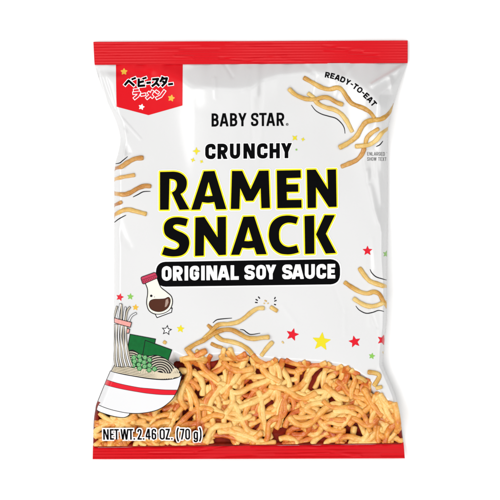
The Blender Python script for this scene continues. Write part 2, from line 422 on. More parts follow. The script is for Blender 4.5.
# crimped end seals
def seal(name, yA, yB, z0, rib, amp, bow, seed, xa=xl, xb=xr, curl=0.0):
    rs = np.random.RandomState(seed)
    nx, ny = 420, 70
    U, V = np.meshgrid(np.linspace(0, 1, nx), np.linspace(0, 1, ny))
    ym = 0.5 * (yA(250) + yB(250))
    X = xa(ym) + U * (xb(ym) - xa(ym)); Y = yA(X) + V * (yB(X) - yA(X)); X = xa(Y) + U * (xb(Y) - xa(Y))
    t = V * (yB(250) - yA(250))
    a = amp * (0.75 + 0.35 * np.sin(X * 0.04 + seed) )
    ribs = a * np.sin(2 * np.pi * t / rib)
    wav = bow * (np.sin(X * 0.028 + seed) + 0.5 * np.sin(X * 0.071 + 2 * seed)) 
    Z = z0 + ribs + wav
    for k in range(16):
        cx = rs.uniform(100, 400); cy = rs.uniform(yA(250), yB(250)); an = rs.uniform(-0.45, 0.45); L = rs.uniform(8, 34)
        d = seg_d(X, Y, cx - L * math.cos(an), cy - L * math.sin(an) * .5, cx + L * math.cos(an), cy + L * math.sin(an) * .5)
        Z = Z + rs.choice([-1, 1]) * rs.uniform(0.15, 0.5) * np.exp(-(d / rs.uniform(0.8, 2.0)) ** 2)
    Z = Z + curl * V ** 1.3
    Z = np.maximum(Z, 1.2)
    front = W3(X, Y, Z).reshape(-1, 3); back = W3(X, Y, np.maximum(Z - 0.9, 0.3)).reshape(-1, 3)
    n = nx * ny; f = grid_faces(ny, nx) + [tuple(i + n for i in q) for q in grid_faces(ny, nx, True)]
    ring = [i for i in range(nx)] + [j * nx + nx - 1 for j in range(1, ny)] + [(ny - 1) * nx + i for i in range(nx - 2, -1, -1)] + [j * nx for j in range(ny - 2, 0, -1)]
    for k in range(len(ring)):
        p, q = ring[k], ring[(k + 1) % len(ring)]; f.append((p, q, q + n, p + n))
    return link(name, np.concatenate([front, back]), f, M['red'], bag)
seal('top_seal', lambda x: 41.4 - (x - 93) * (1.4 / 315), lambda x: top_line(x) + 0.3, 3.6, 2.75, 0.24, 0.55, 3)
seal('bottom_seal', lambda x: bot_line(x) - 2.2, lambda x: 459.5 - (x - 93) * (0.9 / 312), 3.6, 3.2, 0.22, 0.5, 8, curl=6.0)

def shape(name, fns, m, layer, parent=bag, h=0.35, grow=0.0, clip=False, label=None, cuts=(), pile=False, pad=3.0):
    bb = [f.bb for f in fns]
    x0 = min(b[0] for b in bb) - 2 - grow; y0 = min(b[1] for b in bb) - 2 - grow
    x1 = max(b[2] for b in bb) + 2 + grow; y1 = max(b[3] for b in bb) + 2 + grow
    fd = Field(x0, y0, x1, y1, h)
    for f in fns: fd.add(f, pad + grow)
    for f in cuts: fd.cut(f, pad)
    fd.F = np.where(fd.F > 40, 40, fd.F)
    if clip: fd.clip_bag()
    return mesh_field(fd, name, m, parent, layer, grow, label, pile)

# ---------------------------------------------------------------- red badge with Japanese lettering
badge_pts = [(115.6, 63.6), (116.4, 106.6), (148.4, 115.0), (182.4, 105.4), (182.6, 63.3)]
badge = shape('badge', [poly(badge_pts)], M['red_ink'], 1, h=0.5)
K1 = [[(124.4,85.2),(128.4,80.4),(134.3,85.6)], [(132.0,77.9),(132.8,79.8)], [(134.2,77.0),(135.0,78.9)],
      [(138.6,78.2),(138.4,85.8),(145.0,85.2)], [(138.6,82.3),(143.8,80.9)], [(142.9,77.4),(143.6,79.2)], [(145.0,76.7),(145.7,78.5)],
      [(146.2,82.8),(150.8,82.2)], [(152.0,79.2),(158.0,78.6),(155.6,83.0),(151.6,86.3)], [(156.0,82.6),(159.2,85.8)],
      [(162.6,76.2),(161.6,79.3),(159.8,81.8)], [(162.1,78.6),(166.8,78.0),(165.6,82.2),(161.6,86.2)], [(162.2,80.8),(165.4,83.0)],
      [(168.0,84.2),(173.0,83.6)]]
K2 = [[(133.6,90.2),(138.6,89.7)], [(133.0,93.0),(139.2,92.3),(137.6,95.6),(134.0,98.5)], [(140.8,94.8),(145.2,94.0)],
      [(152.6,90.4),(150.6,94.5),(146.4,98.3)], [(148.0,92.0),(152.8,97.2)], [(155.6,90.9),(158.4,92.8)], [(156.2,98.2),(160.6,96.0),(164.6,90.4)]]
s1 = [stroke(k, 1.15) for k in K1]; s2 = [stroke(k, 1.0) for k in K2]
shape('lettering_outline', s1 + [stroke(k, 1.0) for k in K2], M['white'], 2, badge, 0.22, grow=0.8)
shape('black_lettering', s1, M['black'], 3, badge, 0.2)
shape('red_lettering', s2, M['star_red'], 3, badge, 0.2)
shape('star', [star(123.8, 71.4, 3.5, 0.5, rnd=0.5)], M['gold'], 2, badge, 0.2, label='yellow star above the lettering')
shape('star', [star(171.2, 98.0, 3.5, 0.5, rot=0.2, rnd=0.5)], M['gold'], 2, badge, 0.2, label='gold star right of the lettering')
shape('star', [star(141.4, 106.8, 3.1, 0.5, rot=0.25, rnd=0.4)], M['white'], 2, badge, 0.2, label='white star below the lettering')

# ---------------------------------------------------------------- brand lettering
fd = Field(208, 109, 292, 131, 0.22)
tp = lambda x: 113.5 - (x - 212) * 0.012; bt = lambda x: 126.7 - (x - 212) * 0.012
line_text(fd, [('B',211.6,218.7),('A',219.8,228.4),('B',230.0,237.3),('Y',238.2,246.6),('S',251.0,258.4),('T',259.2,266.6),('A',266.4,275.0),('R',276.6,284.2)], tp, bt, 1.12, 2.6)
mesh_field(fd, 'brand_lettering', M['black'], bag, 1)
def ring(cx, cy, r, w):
    f = lambda X, Y: np.abs(np.hypot(X - cx, Y - cy) - r) - w
    f.bb = (cx - r - w, cy - r - w, cx + r + w, cy + r + w); return f
shape('registered_mark', [ring(287.2, 124.4, 1.05, 0.22), stroke([(286.9,124.9),(286.9,123.9),(287.5,124.1),(287.0,124.4),(287.5,124.95)], 0.13)], M['black'], 1, h=0.1)

# ---------------------------------------------------------------- CRUNCHY
fd = Field(202, 140, 296, 163, 0.25)
tp = lambda x: 143.9 - (x - 205) * 0.010; bt = lambda x: 159.3 - (x - 205) * 0.013
line_text(fd, [('C',205.2,215.6),('R',217.5,227.8),('U',229.9,240.2),('N',243.4,254.8),('C',257.0,267.6),('H',269.5,279.8),('Y',280.9,292.0)], tp, bt, 1.85, 4.2)
w = mesh_field(fd, 'flavour_lettering', M['black'], bag, 3)
mesh_field(fd, 'lettering_halo', M['white'], w, 1, grow=0.9)
def sparkle(cx, cy, r, rot=0.0, m='sparkle'):
    return shape('sparkle', [star(cx, cy, r, 0.36, 4, rot, 0.25)], M[m], 4, h=0.2)
sparkle(196.4, 151.2, 3.8); sparkle(192.9, 160.0, 2.3, 0.3); sparkle(201.6, 161.6, 1.8, 0.5)
sparkle(294.8, 138.0, 3.2, 0.75); sparkle(303.0, 139.4, 2.0, 0.2); sparkle(296.4, 149.7, 1.2, 0.4, 'green')

# ---------------------------------------------------------------- RAMEN SNACK
def tr(pts, ox, oy): return [(ox + 0.12 * a, oy + 0.12 * b) for a, b in pts]
G = []
Rb = spline([(125,98),(165,98),(205,107),(240,130),(262,165),(265,205),(255,243),(237,267),(213,283)], 5)
Ri = spline([(140,271),(168,253),(183,215),(178,180),(158,163),(121,157)], 5)
G.append(poly(tr([(42,100)] + Rb + [(286,412),(205,415)] + Ri + [(115,414),(42,415)], 155, 160)))
A1o = poly(tr([(115,95),(205,92),(303,410),(218,412)] + spline([(203,350),(152,357),(101,351)], 5) + [(82,413),(11,415)], 190, 160))
A1i = poly(tr([(155,182),(188,298),(155,302),(124,300)], 190, 160))
G.append(A1o)
G.append(poly([(232,171),(242.2,171),(250.6,189.4),(259,170.8),(268.6,170.6),(270,208),(261.4,208.2),(260.6,188),(253.2,200.8),(246,200.9),(240.2,188.2),(239.4,209),(230.8,209)]))
G.append(poly([(276.8,170.6),(300.6,170.2),(300.8,177.8),(286.4,178.2),(286.5,184.4),(298.2,184.2),(298.3,191.8),(286.7,192),(286.9,200),(301.4,199.8),(301.6,207.8),(277.4,208.2)]))
G.append(poly(tr([(182,82),(255,80),(358,245),(352,80),(425,78),(430,390),(365,392),(258,228),(258,398),(188,400)], 285, 160)))
So = spline([(275,118),(240,108),(190,102),(140,108),(100,130),(78,165),(75,210),(88,250),(125,280),(165,298),(195,318),(202,340),(190,360),(165,370),(130,365),(80,350)], 5)
Si = spline([(58,412),(105,425),(160,429),(220,420),(260,392),(282,345),(285,300),(270,262),(235,235),(190,215),(158,196),(152,178),(165,165),(195,162),(258,176)], 5)
G.append(poly(tr(So + Si, 155, 205)))
G.append(poly(tr([(45,105),(120,100),(230,270),(228,100),(300,98),(300,415),(240,418),(118,250),(115,422),(42,425)], 190, 205)))
A2o = poly(tr([(28,98),(118,95),(222,410),(138,412)] + spline([(119,355),(70,361),(17,356)], 5) + [(-5,415),(-75,416)], 240, 205))
A2i = poly(tr([(70,182),(105,298),(70,302),(37,300)], 240, 205))
G.append(A2o)
Co = spline([(485,104),(440,92),(390,88),(330,98),(280,130),(250,180),(240,250),(250,310),(280,365),(330,402),(390,412),(440,408),(490,395)], 5)
Ci = spline([(472,335),(440,345),(400,350),(360,335),(332,300),(325,250),(330,205),(350,170),(385,150),(425,148),(468,158)], 5)
G.append(poly(tr(Co + Ci, 240, 205)))
G.append(poly(tr([(162,92),(243,88),(245,405),(168,408)], 285, 205)))
G.append(poly(tr([(330,85),(415,85),(340,240),(425,400),(340,405),(258,245)], 285, 205)))
fd = Field(152, 165, 345, 264, 0.3)
for g in G: fd.add(g, 5)
# the counters of the two As
for c in (A1i, A2i): fd.cut(c, 3)
title = mesh_field(fd, 'title_lettering', M['black'], bag, 4)
mesh_field(fd, 'lettering_outline', M['yellow'], title, 3, grow=1.5)
mesh_field(fd, 'lettering_halo', M['white'], title, 2, grow=2.3)

# ---------------------------------------------------------------- flavour banner
def bar(x0, x1, yt0, yt1, yb0, yb1, rad):
    P = fillet([(x0,yt0),(x1,yt1),(x1,yb1),(x0,yb0)], rad, True); return poly(P)
bn = bar(156.0, 340.0, 261.9, 259.1, 286.8, 284.3, 9.5)
banner = shape('flavour_banner', [bn], M['black'], 5, h=0.4)
shape('banner_border', [bn], M['white'], 2, banner, 0.4, grow=1.5)
fd = Field(158, 260, 339, 285, 0.27)
tp = lambda x: 266.2 - (x - 162) * 0.0135; bt = lambda x: 280.8 - (x - 162) * 0.0135
line_text(fd, [('O',161.8,171.6),('R',173.0,182.8),('I',184.2,188.6),('G',189.8,199.2),('I',200.8,205.2),('N',206.4,217.2),('A',217.6,229.6),('L',230.6,238.8),
               ('S',244.4,254.8),('O',256.2,265.9),('Y',265.6,276.2),('S',282.2,292.4),('A',291.8,303.8),('U',304.8,314.8),('C',316.4,326.0),('E',327.4,335.2)], tp, bt, 1.78, 4.2)
mesh_field(fd, 'banner_lettering', M['white'], banner, 6)

# ---------------------------------------------------------------- READY-TO-EAT on an arc
arc = np.array(spline([(325.2,74.4),(331.5,75.6),(338,77.6),(344.2,80.2),(350,83.2),(355.6,86.8),(360.8,91.0),(365.8,95.6),(370.4,100.4),(374.8,105.6)], 12))
sl = np.concatenate([[0], np.cumsum(np.hypot(*np.diff(arc, axis=0).T))])
def at(s): return np.interp(s, sl, arc[:,0]), np.interp(s, sl, arc[:,1])
fd = Field(320, 66, 382, 112, 0.2)
adv = [('R',4.6),('E',4.1),('A',5.0),('D',4.8),('Y',4.9),('-',2.6),('T',4.4),('O',5.0),('-',2.6),('E',4.1),('A',5.0),('T',4.4)]
tot = sum(a for _, a in adv) + 0.72 * 11; k = (sl[-1]) / tot; pos = 0.0
for ch, w in adv:
    w *= k; c = pos + w / 2; x, y = at(c); xa, ya = at(c - 1); xb, yb = at(c + 1); an = math.atan2(yb - ya, xb - xa); h = 5.7
    def xf(X, Y, x=x, y=y, an=an, w=w, h=h):
        dx, dy = X - x, Y - y; return dx * math.cos(an) + dy * math.sin(an) + w / 2, -dx * math.sin(an) + dy * math.cos(an) + h / 2
    fd.add(glyph_fn(ch, w, h, 0.68 if ch != '-' else 0.6, 1.6, xf, (x - 4, y - 4, x + 4, y + 4)), 2)
    pos += w + 0.72 * k
mesh_field(fd, 'arched_lettering', M['black'], bag, 1)

# small print cut off by the bag's edge
fd = Field(364, 149, 392, 164, 0.11)
def small(txt, x, yt, h, w):
    it = []
    for ch in txt:
        if ch != ' ': it.append((ch, x, x + (w * 1.45 if ch == 'W' else w)))
        x += w * .45 if ch == 'W' else 0
        x += w + 0.42 if ch != ' ' else w * 0.7
    line_text(fd, it, lambda q: yt + (q - 367) * 0.004, lambda q: yt + h + (q - 367) * 0.004, 0.23, 0.5)
small('ENLARGED TO', 367.2, 152.1, 3.5, 1.85); small('SHOW TEXTURE', 367.2, 157.2, 3.5, 1.8)
fd.clip_bag(0.8)
mesh_field(fd, 'small_print', M['grey'], bag, 1)

# ---------------------------------------------------------------- printed stars
def pstar(cx, cy, r, m, label, rot=0.0, rnd=0.3, clip=False):
    return shape('printed_star', [star(cx, cy, r, 0.44, 5, rot, rnd)], M[m], 1, h=0.22, clip=clip, label=label)
pstar(367.4, 250.8, 4.9, 'star_red', 'red star under the last letter of the title')
pstar(386.2, 254.0, 3.4, 'green', 'green star cut by the right edge', 0.2, clip=True)
pstar(119.8, 297.2, 3.9, 'star_red', 'small red star above the chopsticks', 0.25)
pstar(130.4, 296.6, 3.3, 'green', 'small green star above the chopsticks', 0.1)
pstar(135.6, 307.4, 3.2, 'gold', 'small gold star beside the chopsticks', 0.1)
pstar(180.6, 328.8, 3.9, 'sparkle', 'yellow star right of the outlined star', 0.1)
pstar(382.4, 340.0, 5.4, 'star_red', 'red star cut by the right edge', 0.3, clip=True)
pstar(371.8, 356.0, 3.2, 'green', 'small green star above the noodle pile', 0.2)
pstar(292.4, 334.6, 6.4, 'star_red', 'red star above the middle of the noodle pile', 0.25)
pstar(321.4, 341.6, 9.4, 'sparkle', 'large yellow star above the noodle pile', 0.1)
pstar(354.6, 341.6, 6.0, 'star_red', 'red star between the yellow star and the right edge', -0.2)
pstar(384.2, 352.6, 1.9, 'gold', 'tiny gold star at the right edge', 0.0, clip=True)
so = star(166.8, 330.2, 5.6, 0.46, 5, 0.15)
o = shape('printed_star', [so], M['line'], 1, h=0.18, label='white star with a thin dark outline'); 
shape('star_fill', [so], M['white'], 2, o, 0.18, grow=-0.75)

# ---------------------------------------------------------------- noodles
def tube(paths, flat, nseg=10):
    """paths: list of (points Nx2, z N, r); returns verts, faces"""
    V = []; Fc = []
    for P, z, r in paths:
        P = np.asarray(P, float); n = len(P)
        T = np.gradient(P, axis=0); T /= (np.linalg.norm(T, axis=1, keepdims=True) + 1e-9)
        Nn = np.stack([-T[:,1], T[:,0]], 1)
        sc = np.ones(n); sc[0] = sc[-1] = 0.86
        ph = random.uniform(0, 6)
        sc *= 1 + 0.07 * np.sin(np.arange(n) * 0.5 + ph) + 0.04 * np.sin(np.arange(n) * 1.3 + 2 * ph)
        base = len(V)
        for i in range(n):
            for k in range(nseg):
                a = 2 * math.pi * k / nseg
                q = P[i] + Nn[i] * r * sc[i] * math.cos(a)
                V.append((q[0], q[1], z[i] + r * sc[i] * flat * math.sin(a)))
        for i in range(n - 1):
            for k in range(nseg):
                a = base + i * nseg + k; b = base + i * nseg + (k + 1) % nseg
                Fc.append((a, b, b + nseg, a + nseg))
        for end, sgn in ((0, -1), (n - 1, 1)):
            c = len(V); V.append((P[end][0] + sgn * T[end][0] * r * 0.15, P[end][1] + sgn * T[end][1] * r * 0.15, z[end]))
            for k in range(nseg):
                a = base + end * nseg + k; b = base + end * nseg + (k + 1) % nseg
                Fc.append((b, a, c) if sgn > 0 else (a, b, c))
    V = np.array(V)
    Fc = [q[::-1] for q in Fc]
    return W3(V[:,0], V[:,1], V[:,2]), Fc
def resample(pts, step=1.4):
    P = np.array(spline(pts, 10)); d = np.concatenate([[0], np.cumsum(np.hypot(*np.diff(P, axis=0).T))])
    n = max(4, int(d[-1] / step)); s = np.linspace(0, d[-1], n)
    return np.stack([np.interp(s, d, P[:,0]), np.interp(s, d, P[:,1])], 1)
def flying(pts, r=2.5, m='noodle_pale', lift=0.0, label=None):
    P = resample(pts); z = relief(P[:,0], P[:,1], False) + 0.25 + lift
    v, f = tube([(P, z, r)], 0.62, 14)
    xx_ = v[:,0] / S + 250; yy_ = 250 - v[:,1] / S
    v = W3(np.clip(xx_, xl(yy_) + 0.25, xr(yy_) - 0.25), yy_, v[:,2] / S)      # printed to the bag's edge and no further
    return link('noodle', v, f, M[m], bag, label, fix=True)
fly = [
 ([(303.6,77.4),(313.2,82.8),(321.6,87.4),(329.4,89.2),(337.2,87.6),(342,90),(346.8,97.2),(351.6,103.2),(358,106.2),(364.4,108.8),(370.4,112.8),(374.4,118)], 2.5, 'noodle_pale', .2),
 ([(288.8,88.5),(294,93.5),(300,96.8),(307.2,99),(315.6,99),(324,97.2),(330,98.4),(336,102),(343,104.8)], 2.35, 'noodle_pale', .9),
 ([(307.8,93),(313.2,97.4),(318,103.4),(325.2,107.2),(333.6,109.4),(340.8,113.6),(345.6,119.4),(348.4,124),(352.4,132)], 2.5, 'noodle_pale', .1),
 ([(339,147.8),(348,143),(356.4,136.4),(361.2,128),(366,122.2),(373.2,120.4),(380.6,119.4),(387,114.6),(394.5,103.5)], 2.7, 'noodle_pale', 1.0),
 ([(378.6,128.6),(372,132.8),(367.2,137.6),(365.2,143.6)], 2.3, 'noodle_pale', .3),
 ([(388.8,126.6),(381.6,133.4),(376.8,139.6),(369.6,144.6),(361.2,146),(355,146.4)], 2.5, 'noodle_pale', .6),
 ([(364.4,147.8),(361.8,154.4),(356.4,160.2),(348,164),(341,166.8)], 2.5, 'noodle_brown', .0),
 ([(112.5,169.6),(120.8,167),(127.2,162.8),(135,158.8),(143.4,157.8)], 2.6, 'noodle_brown', .2),
 ([(112,180.6),(120.6,177.6),(128,176.2),(135,175)], 2.2, 'noodle_brown', .2),
 ([(112,192.6),(123,194.6),(130.2,192.8),(137.4,188.6),(144.6,186),(151.2,186.4)], 2.5, 'noodle_brown', .2),
 ([(112,206.8),(122.2,201.8)], 2.1, 'noodle_brown', .2),
 ([(112,217.6),(120.6,211.6),(127.8,209.6),(136.2,211.4),(146.6,214.2)], 2.5, 'noodle_pale', .2),
 ([(264.4,308.2),(258,308.4),(251.6,312),(244.4,318),(237.2,322.2),(228.8,323.8),(219,324.6),(213.4,329),(209,334),(203.4,339.4)], 2.4, 'noodle_pale', .4),
 ([(207.6,324.8),(211.6,328.4),(215,333)], 2.1, 'noodle_pale', .0),
 ([(185.4,350.6),(194.4,344.6),(204,340),(214.4,333.2),(222.8,330),(231.2,329.8),(238.4,333),(246.8,337.6),(255.2,338.6),(262,337.6),(269.4,337)], 2.5, 'noodle_pale', 1.2),
 ([(215.6,335),(221.6,339.6),(231.2,341.6),(240.8,344.6),(248.6,350),(254,357)], 2.5, 'noodle_pale', .3),
 ([(270.4,306.8),(277.4,311.2)], 2.5, 'noodle_pale', .2),
 ([(359.2,267.6),(364,274.8),(369.4,280.8),(377.2,284),(389.6,288)], 2.6, 'noodle_pale', .2),
 ([(344.2,282),(352,287.4),(360.4,292),(367.6,293.4),(373.6,291.8),(379,294),(382.2,299.4),(386.4,308.4)], 2.5, 'noodle_pale', .2),
 ([(353.2,298.2),(360.4,303),(367.6,306),(376,305.6),(386.5,301)], 2.5, 'noodle_pale', .6),
 ([(273,341.6),(266.8,348.2),(261,356)], 2.4, 'noodle_pale', .2),
 ([(367.6,372.0),(374.4,372.8),(379.4,375.2),(377.4,380.4),(373.6,386)], 2.5, 'noodle_pale', .6),
 ([(356,376.2),(362,378.6),(366.6,381.8)], 2.4, 'noodle_pale', .6),
 ([(375.6,388.2),(382,386.6)], 2.2, 'noodle_pale', .6),
 ([(163.5,341.5),(166.2,343.2)], 1.9, 'noodle_pale', .1),
 ([(211,343.4),(217,346.2),(222.6,347.6)], 2.0, 'noodle_pale', .1),
 ([(196,350),(200,354),(203.6,358)], 2.2, 'noodle_pale', .3),
]
for p, r, m, l in fly: flying(p, r * 0.9, m, l)
for p, r in (([(264.6,300.4),(266.6,301.4)], 0.8), ([(263.6,303.2),(264.8,303.6)], 0.6), ([(267.4,303.6),(268.6,303.0)], 0.7), ([(282,341.4),(283.6,343.2)], 0.9)):
    P = resample(p, 0.5); v, f = tube([(P, relief(P[:,0], P[:,1], False) + 0.3, r)], 0.7); link('crumb', v, f, M['noodle_pale'], bag, fix=True)

# thin motion lines
LN = [[(311.4,105),(315.6,110.4),(321.6,114),(328.8,116.2),(336,118.4),(341.4,123.2),(344.2,128),(345,133.4)],
      [(376.2,146.6),(379.8,144.8),(382.8,141.2)], [(114,163.6),(119.4,163.0),(123,160.4),(127.6,156.6)],
      [(133.2,197),(138,194.6),(143.4,191.8),(150.4,191.4)], [(113,223.2),(118.8,219),(126,215.2)],
      [(213,322.8),(216.8,319.8),(222.8,318.8),(231.8,318.1)], [(240.2,329.4),(243.6,330),(246.8,332.4),(251,334.4),(260,333.2)],
      [(370,269.4),(371.8,273),(376,276.8),(382,278.8),(386.6,280)], [(355.8,306),(359.2,310),(365.8,313.2),(372.4,312.4),(378.4,310.4),(383.8,311.4)]]
for l in LN: shape('motion_line', [stroke(spline(l, 6), 0.5, taper=True, butt=False)], M['line'], 1, h=0.18, clip=True)
TK = [[(255,302.4),(257.6,302.6)], [(255.6,299.2),(257.8,300.6)], [(258.2,296.6),(259.9,298.6)], [(275.4,297),(274.4,299.2)], [(276.6,300.3),(274.2,301.2)], [(276,304.9),(274,304.2)]]
for l in TK: shape('crunch_mark', [stroke(l, 0.55)], M['line'], 1, h=0.15)

# the printed pile: deep red-brown ground, then noodles heaped on it
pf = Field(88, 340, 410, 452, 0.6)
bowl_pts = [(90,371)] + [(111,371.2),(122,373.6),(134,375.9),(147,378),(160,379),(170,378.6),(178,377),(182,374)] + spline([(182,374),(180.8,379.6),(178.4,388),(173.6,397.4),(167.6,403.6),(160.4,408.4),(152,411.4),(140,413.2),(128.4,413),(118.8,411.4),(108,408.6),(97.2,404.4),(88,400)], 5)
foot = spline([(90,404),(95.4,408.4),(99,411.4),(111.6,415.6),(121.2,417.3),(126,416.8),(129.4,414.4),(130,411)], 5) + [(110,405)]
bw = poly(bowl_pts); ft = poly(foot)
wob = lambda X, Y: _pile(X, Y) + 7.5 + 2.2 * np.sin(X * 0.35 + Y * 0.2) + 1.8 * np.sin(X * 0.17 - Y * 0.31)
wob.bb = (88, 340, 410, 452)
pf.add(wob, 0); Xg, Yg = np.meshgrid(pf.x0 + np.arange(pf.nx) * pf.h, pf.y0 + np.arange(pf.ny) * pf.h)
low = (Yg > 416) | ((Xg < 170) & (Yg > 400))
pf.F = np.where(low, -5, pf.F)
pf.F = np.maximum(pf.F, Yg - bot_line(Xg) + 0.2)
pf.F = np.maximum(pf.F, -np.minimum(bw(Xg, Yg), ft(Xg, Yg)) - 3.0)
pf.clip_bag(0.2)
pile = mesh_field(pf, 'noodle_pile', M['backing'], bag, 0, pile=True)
hmap = np.zeros((130, 340)); OX, OY = 80, 335
yy, xx = np.mgrid[0:130, 0:340]
gy, gx = np.mgrid[330:460, 80:420].astype(float)
SD = np.maximum(np.maximum(_pile(gx, gy), -1.0 - np.minimum(gx - xl(gy), xr(gy) - gx)), gy - bot_line(gx) - 1.5)
SD = np.where(_pile(gx, gy) > -3.5, np.maximum(SD, _pile(gx, gy)), SD)
BW = np.minimum(bw(gx, gy), ft(gx, gy))
md = poly([(111,371),(126,352),(131,334),(156,338),(172,349),(176,364),(182,375)])
BW = np.minimum(BW, md(gx, gy) - 4.0)
def look(A, x, y):
    return float(A[int(np.clip(round(y) - 330, 0, 129)), int(np.clip(round(x) - 80, 0, 339))])
made = []; tries = 0; NN = 270
while len(made) < NN and tries < 8000:
    tries += 1
    x, y = rng.uniform(92, 404), rng.uniform(346, 449)
    if len(made) > 200 and rng.rand() < 0.5: x, y = rng.uniform(290, 402), rng.uniform(358, 410)
    if 140 < len(made) <= 200 and rng.rand() < 0.4: x, y = rng.uniform(96, 300), rng.uniform(432, 449)
    if 200 < len(made) <= 225: x, y = rng.uniform(93.5, 124), rng.uniform(410, 447)
    if 225 < len(made) <= 248: x, y = rng.uniform(374, 402), rng.uniform(386, 446)
    if 248 < len(made) <= 258: x, y = rng.uniform(180, 260), rng.uniform(350, 368)
    over = -1.5 + (rng.uniform(2, 9) if (y < 392 and x > 184 and rng.rand() < 0.4) else 0)
    if look(SD, x, y) > -2 or look(BW, x, y) < -4 or (x < 118 and look(BW, x, y) < 0.8): continue
    L = rng.uniform(24, 70); th = rng.uniform(0, 2 * math.pi)
    if abs(math.sin(th)) > 0.8 and rng.rand() < 0.4: th += 0.9
    A = rng.uniform(0.15, 0.95); lam = rng.uniform(34, 90); ph = rng.uniform(0, 6.28); bend = rng.normal(0, 0.012)
    pts = [(x, y)]; s = 0
    while s < L:
        a = th + A * math.sin(2 * math.pi * s / lam + ph) + bend * s
        x += 1.5 * math.cos(a); y += 1.5 * math.sin(a); s += 1.5
        if look(SD, x, y) > over or look(BW, x, y) < -5 or (x < 118 and look(BW, x, y) < 0.2): break
        pts.append((x, y))
    if len(pts) < 11: continue
    r = rng.uniform(2.6, 3.5)
    P = np.array(pts); zs = []
    for (px, py) in P:
        i0, j0 = int(px - OX), int(py - OY); k = 3
        w = hmap[max(j0 - k, 0):max(j0 + k + 1, 1), max(i0 - k, 0):i0 + k + 1]
        zs.append(w.max() if w.size else 0)
    z = np.array(zs); k = 9
    zp = np.pad(z, k // 2, mode='edge'); z = np.array([zp[q:q + k].max() for q in range(len(z))])
    zp = np.pad(z, 4, mode='edge'); z = np.convolve(zp, np.ones(9) / 9, 'valid') + r
    for (px, py), q in zip(P, z):
        i0, j0 = int(px - OX), int(py - OY); Rr = int(r) + 1
        sl = (slice(max(j0 - Rr, 0), max(j0 + Rr + 1, 1)), slice(max(i0 - Rr, 0), i0 + Rr + 1))
        d = np.hypot(xx[sl] - (px - OX), yy[sl] - (py - OY))
        hmap[sl] = np.where(d < r, np.maximum(hmap[sl], q + r * 0.7), hmap[sl])
    made.append((P, z, r))
zmax = np.percentile(np.concatenate([m[1] for m in made]), 97)
def settle(m):
    P, z, r = m; fl = 0.8
    room = recess(P[:,0], P[:,1])
    ground = relief(P[:,0], P[:,1], True)
    zz = ground + r * fl * 0.55 + np.minimum(z / zmax, 1.0) * np.maximum(room - 1.55 * r * fl - 1.3, 1.2)
    kk = np.pad(zz, 2, mode='edge'); return (P, np.convolve(kk, np.ones(5) / 5, 'valid'), r)
def fit(v):
    """noodles are cut where the picture stops: at the seal and at the sides"""
    x = v[:,0] / S + 250; y = 250 - v[:,1] / S
    y = np.minimum(y, bot_line(x) - 1.4); x = np.clip(x, xl(y) + 0.25, xr(y) - 0.25)
    return W3(x, y, v[:,2] / S)
made = [settle(m) for m in made]
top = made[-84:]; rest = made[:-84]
for m in top:
    v, f = tube([m], 0.8, 14); link('noodle', fit(v), f, M['noodle'], pile, fix=True)
# what shows of the deeper layers, the lowest and some others with shade put into their colour
v, f = tube(rest[0::3] + rest[:40], 0.8, 10); o = link('shaded_noodles', fit(v), f, M['noodle_shaded'], pile, fix=True); o['kind'] = 'stuff'
v, f = tube([m for i, m in enumerate(rest) if i % 3 and i >= 40], 0.8, 10); o = link('golden_noodles', fit(v), f, M['noodle'], pile, fix=True); o['kind'] = 'stuff'

# ---------------------------------------------------------------- soy sauce bottle
def t2(p): return tr(p, 130, 265)
bot_o = spline(t2([(128,152),(146,200),(147,245),(141,285),(141,330),(160,380),(208,408),(270,406),(328,376),(354,318),(345,262),(302,222),(256,182),(226,108)]), 5)
basep = t2([(208,404),(226,438),(346,393),(352,358)])
base_f = poly(basep); bo = poly(bot_o)
bottle = shape('sauce_bottle', [bo, base_f], M['line'], 3, h=0.22, grow=0.45)
shape('bottle_base', [base_f], M['white'], 4, bottle, 0.2, grow=-0.4)
shape('bottle_rim_line', [bo], M['line'], 5, bottle, 0.2, grow=0.3)
shape('bottle_glass', [bo], M['cream'], 6, bottle, 0.2, grow=-0.45)
sc = poly(spline(t2([(160,338),(166,302),(196,286),(245,284),(290,280),(322,268),(337,296),(322,348),(282,380),(232,389),(182,372)]), 5, True))
shape('sauce_outline', [sc], M['line'], 7, bottle, 0.2, grow=0.25)
sauce = shape('sauce', [sc], M['sauce'], 8, bottle, 0.2, grow=-0.2)
shape('sauce_glint', [poly(t2([(298,290),(317,280),(322,312),(306,345),(290,352)]))], M['sauce_hi'], 9, sauce, 0.2)
shape('dot', [disc(151.3, 295.8, 1.25), disc(154.6, 296.9, 0.4)], M['line'], 7, bottle, 0.15)
cp = poly(fillet(t2([(90,104),(212,60),(232,106),(108,160)]), 1.6, True))
cap = shape('bottle_cap', [cp], M['line'], 7, bottle, 0.2, grow=0.5)
shape('cap_face', [cp], M['cap'], 8, cap, 0.2, grow=-0.2)
kn = []
for k in range(8):
    q = 0.1 + k * 0.115
    kn.append(stroke([(141.6 + 14.6 * q, 281.2 - 5.2 * q), (142.6 + 14.6 * q, 283.4 - 5.6 * q)], 0.32))
kn.append(stroke([(141.8,280.2),(156.2,275.0)], 0.3))
shape('cap_ridges', kn, M['cap_lo'], 9, cap, 0.15)

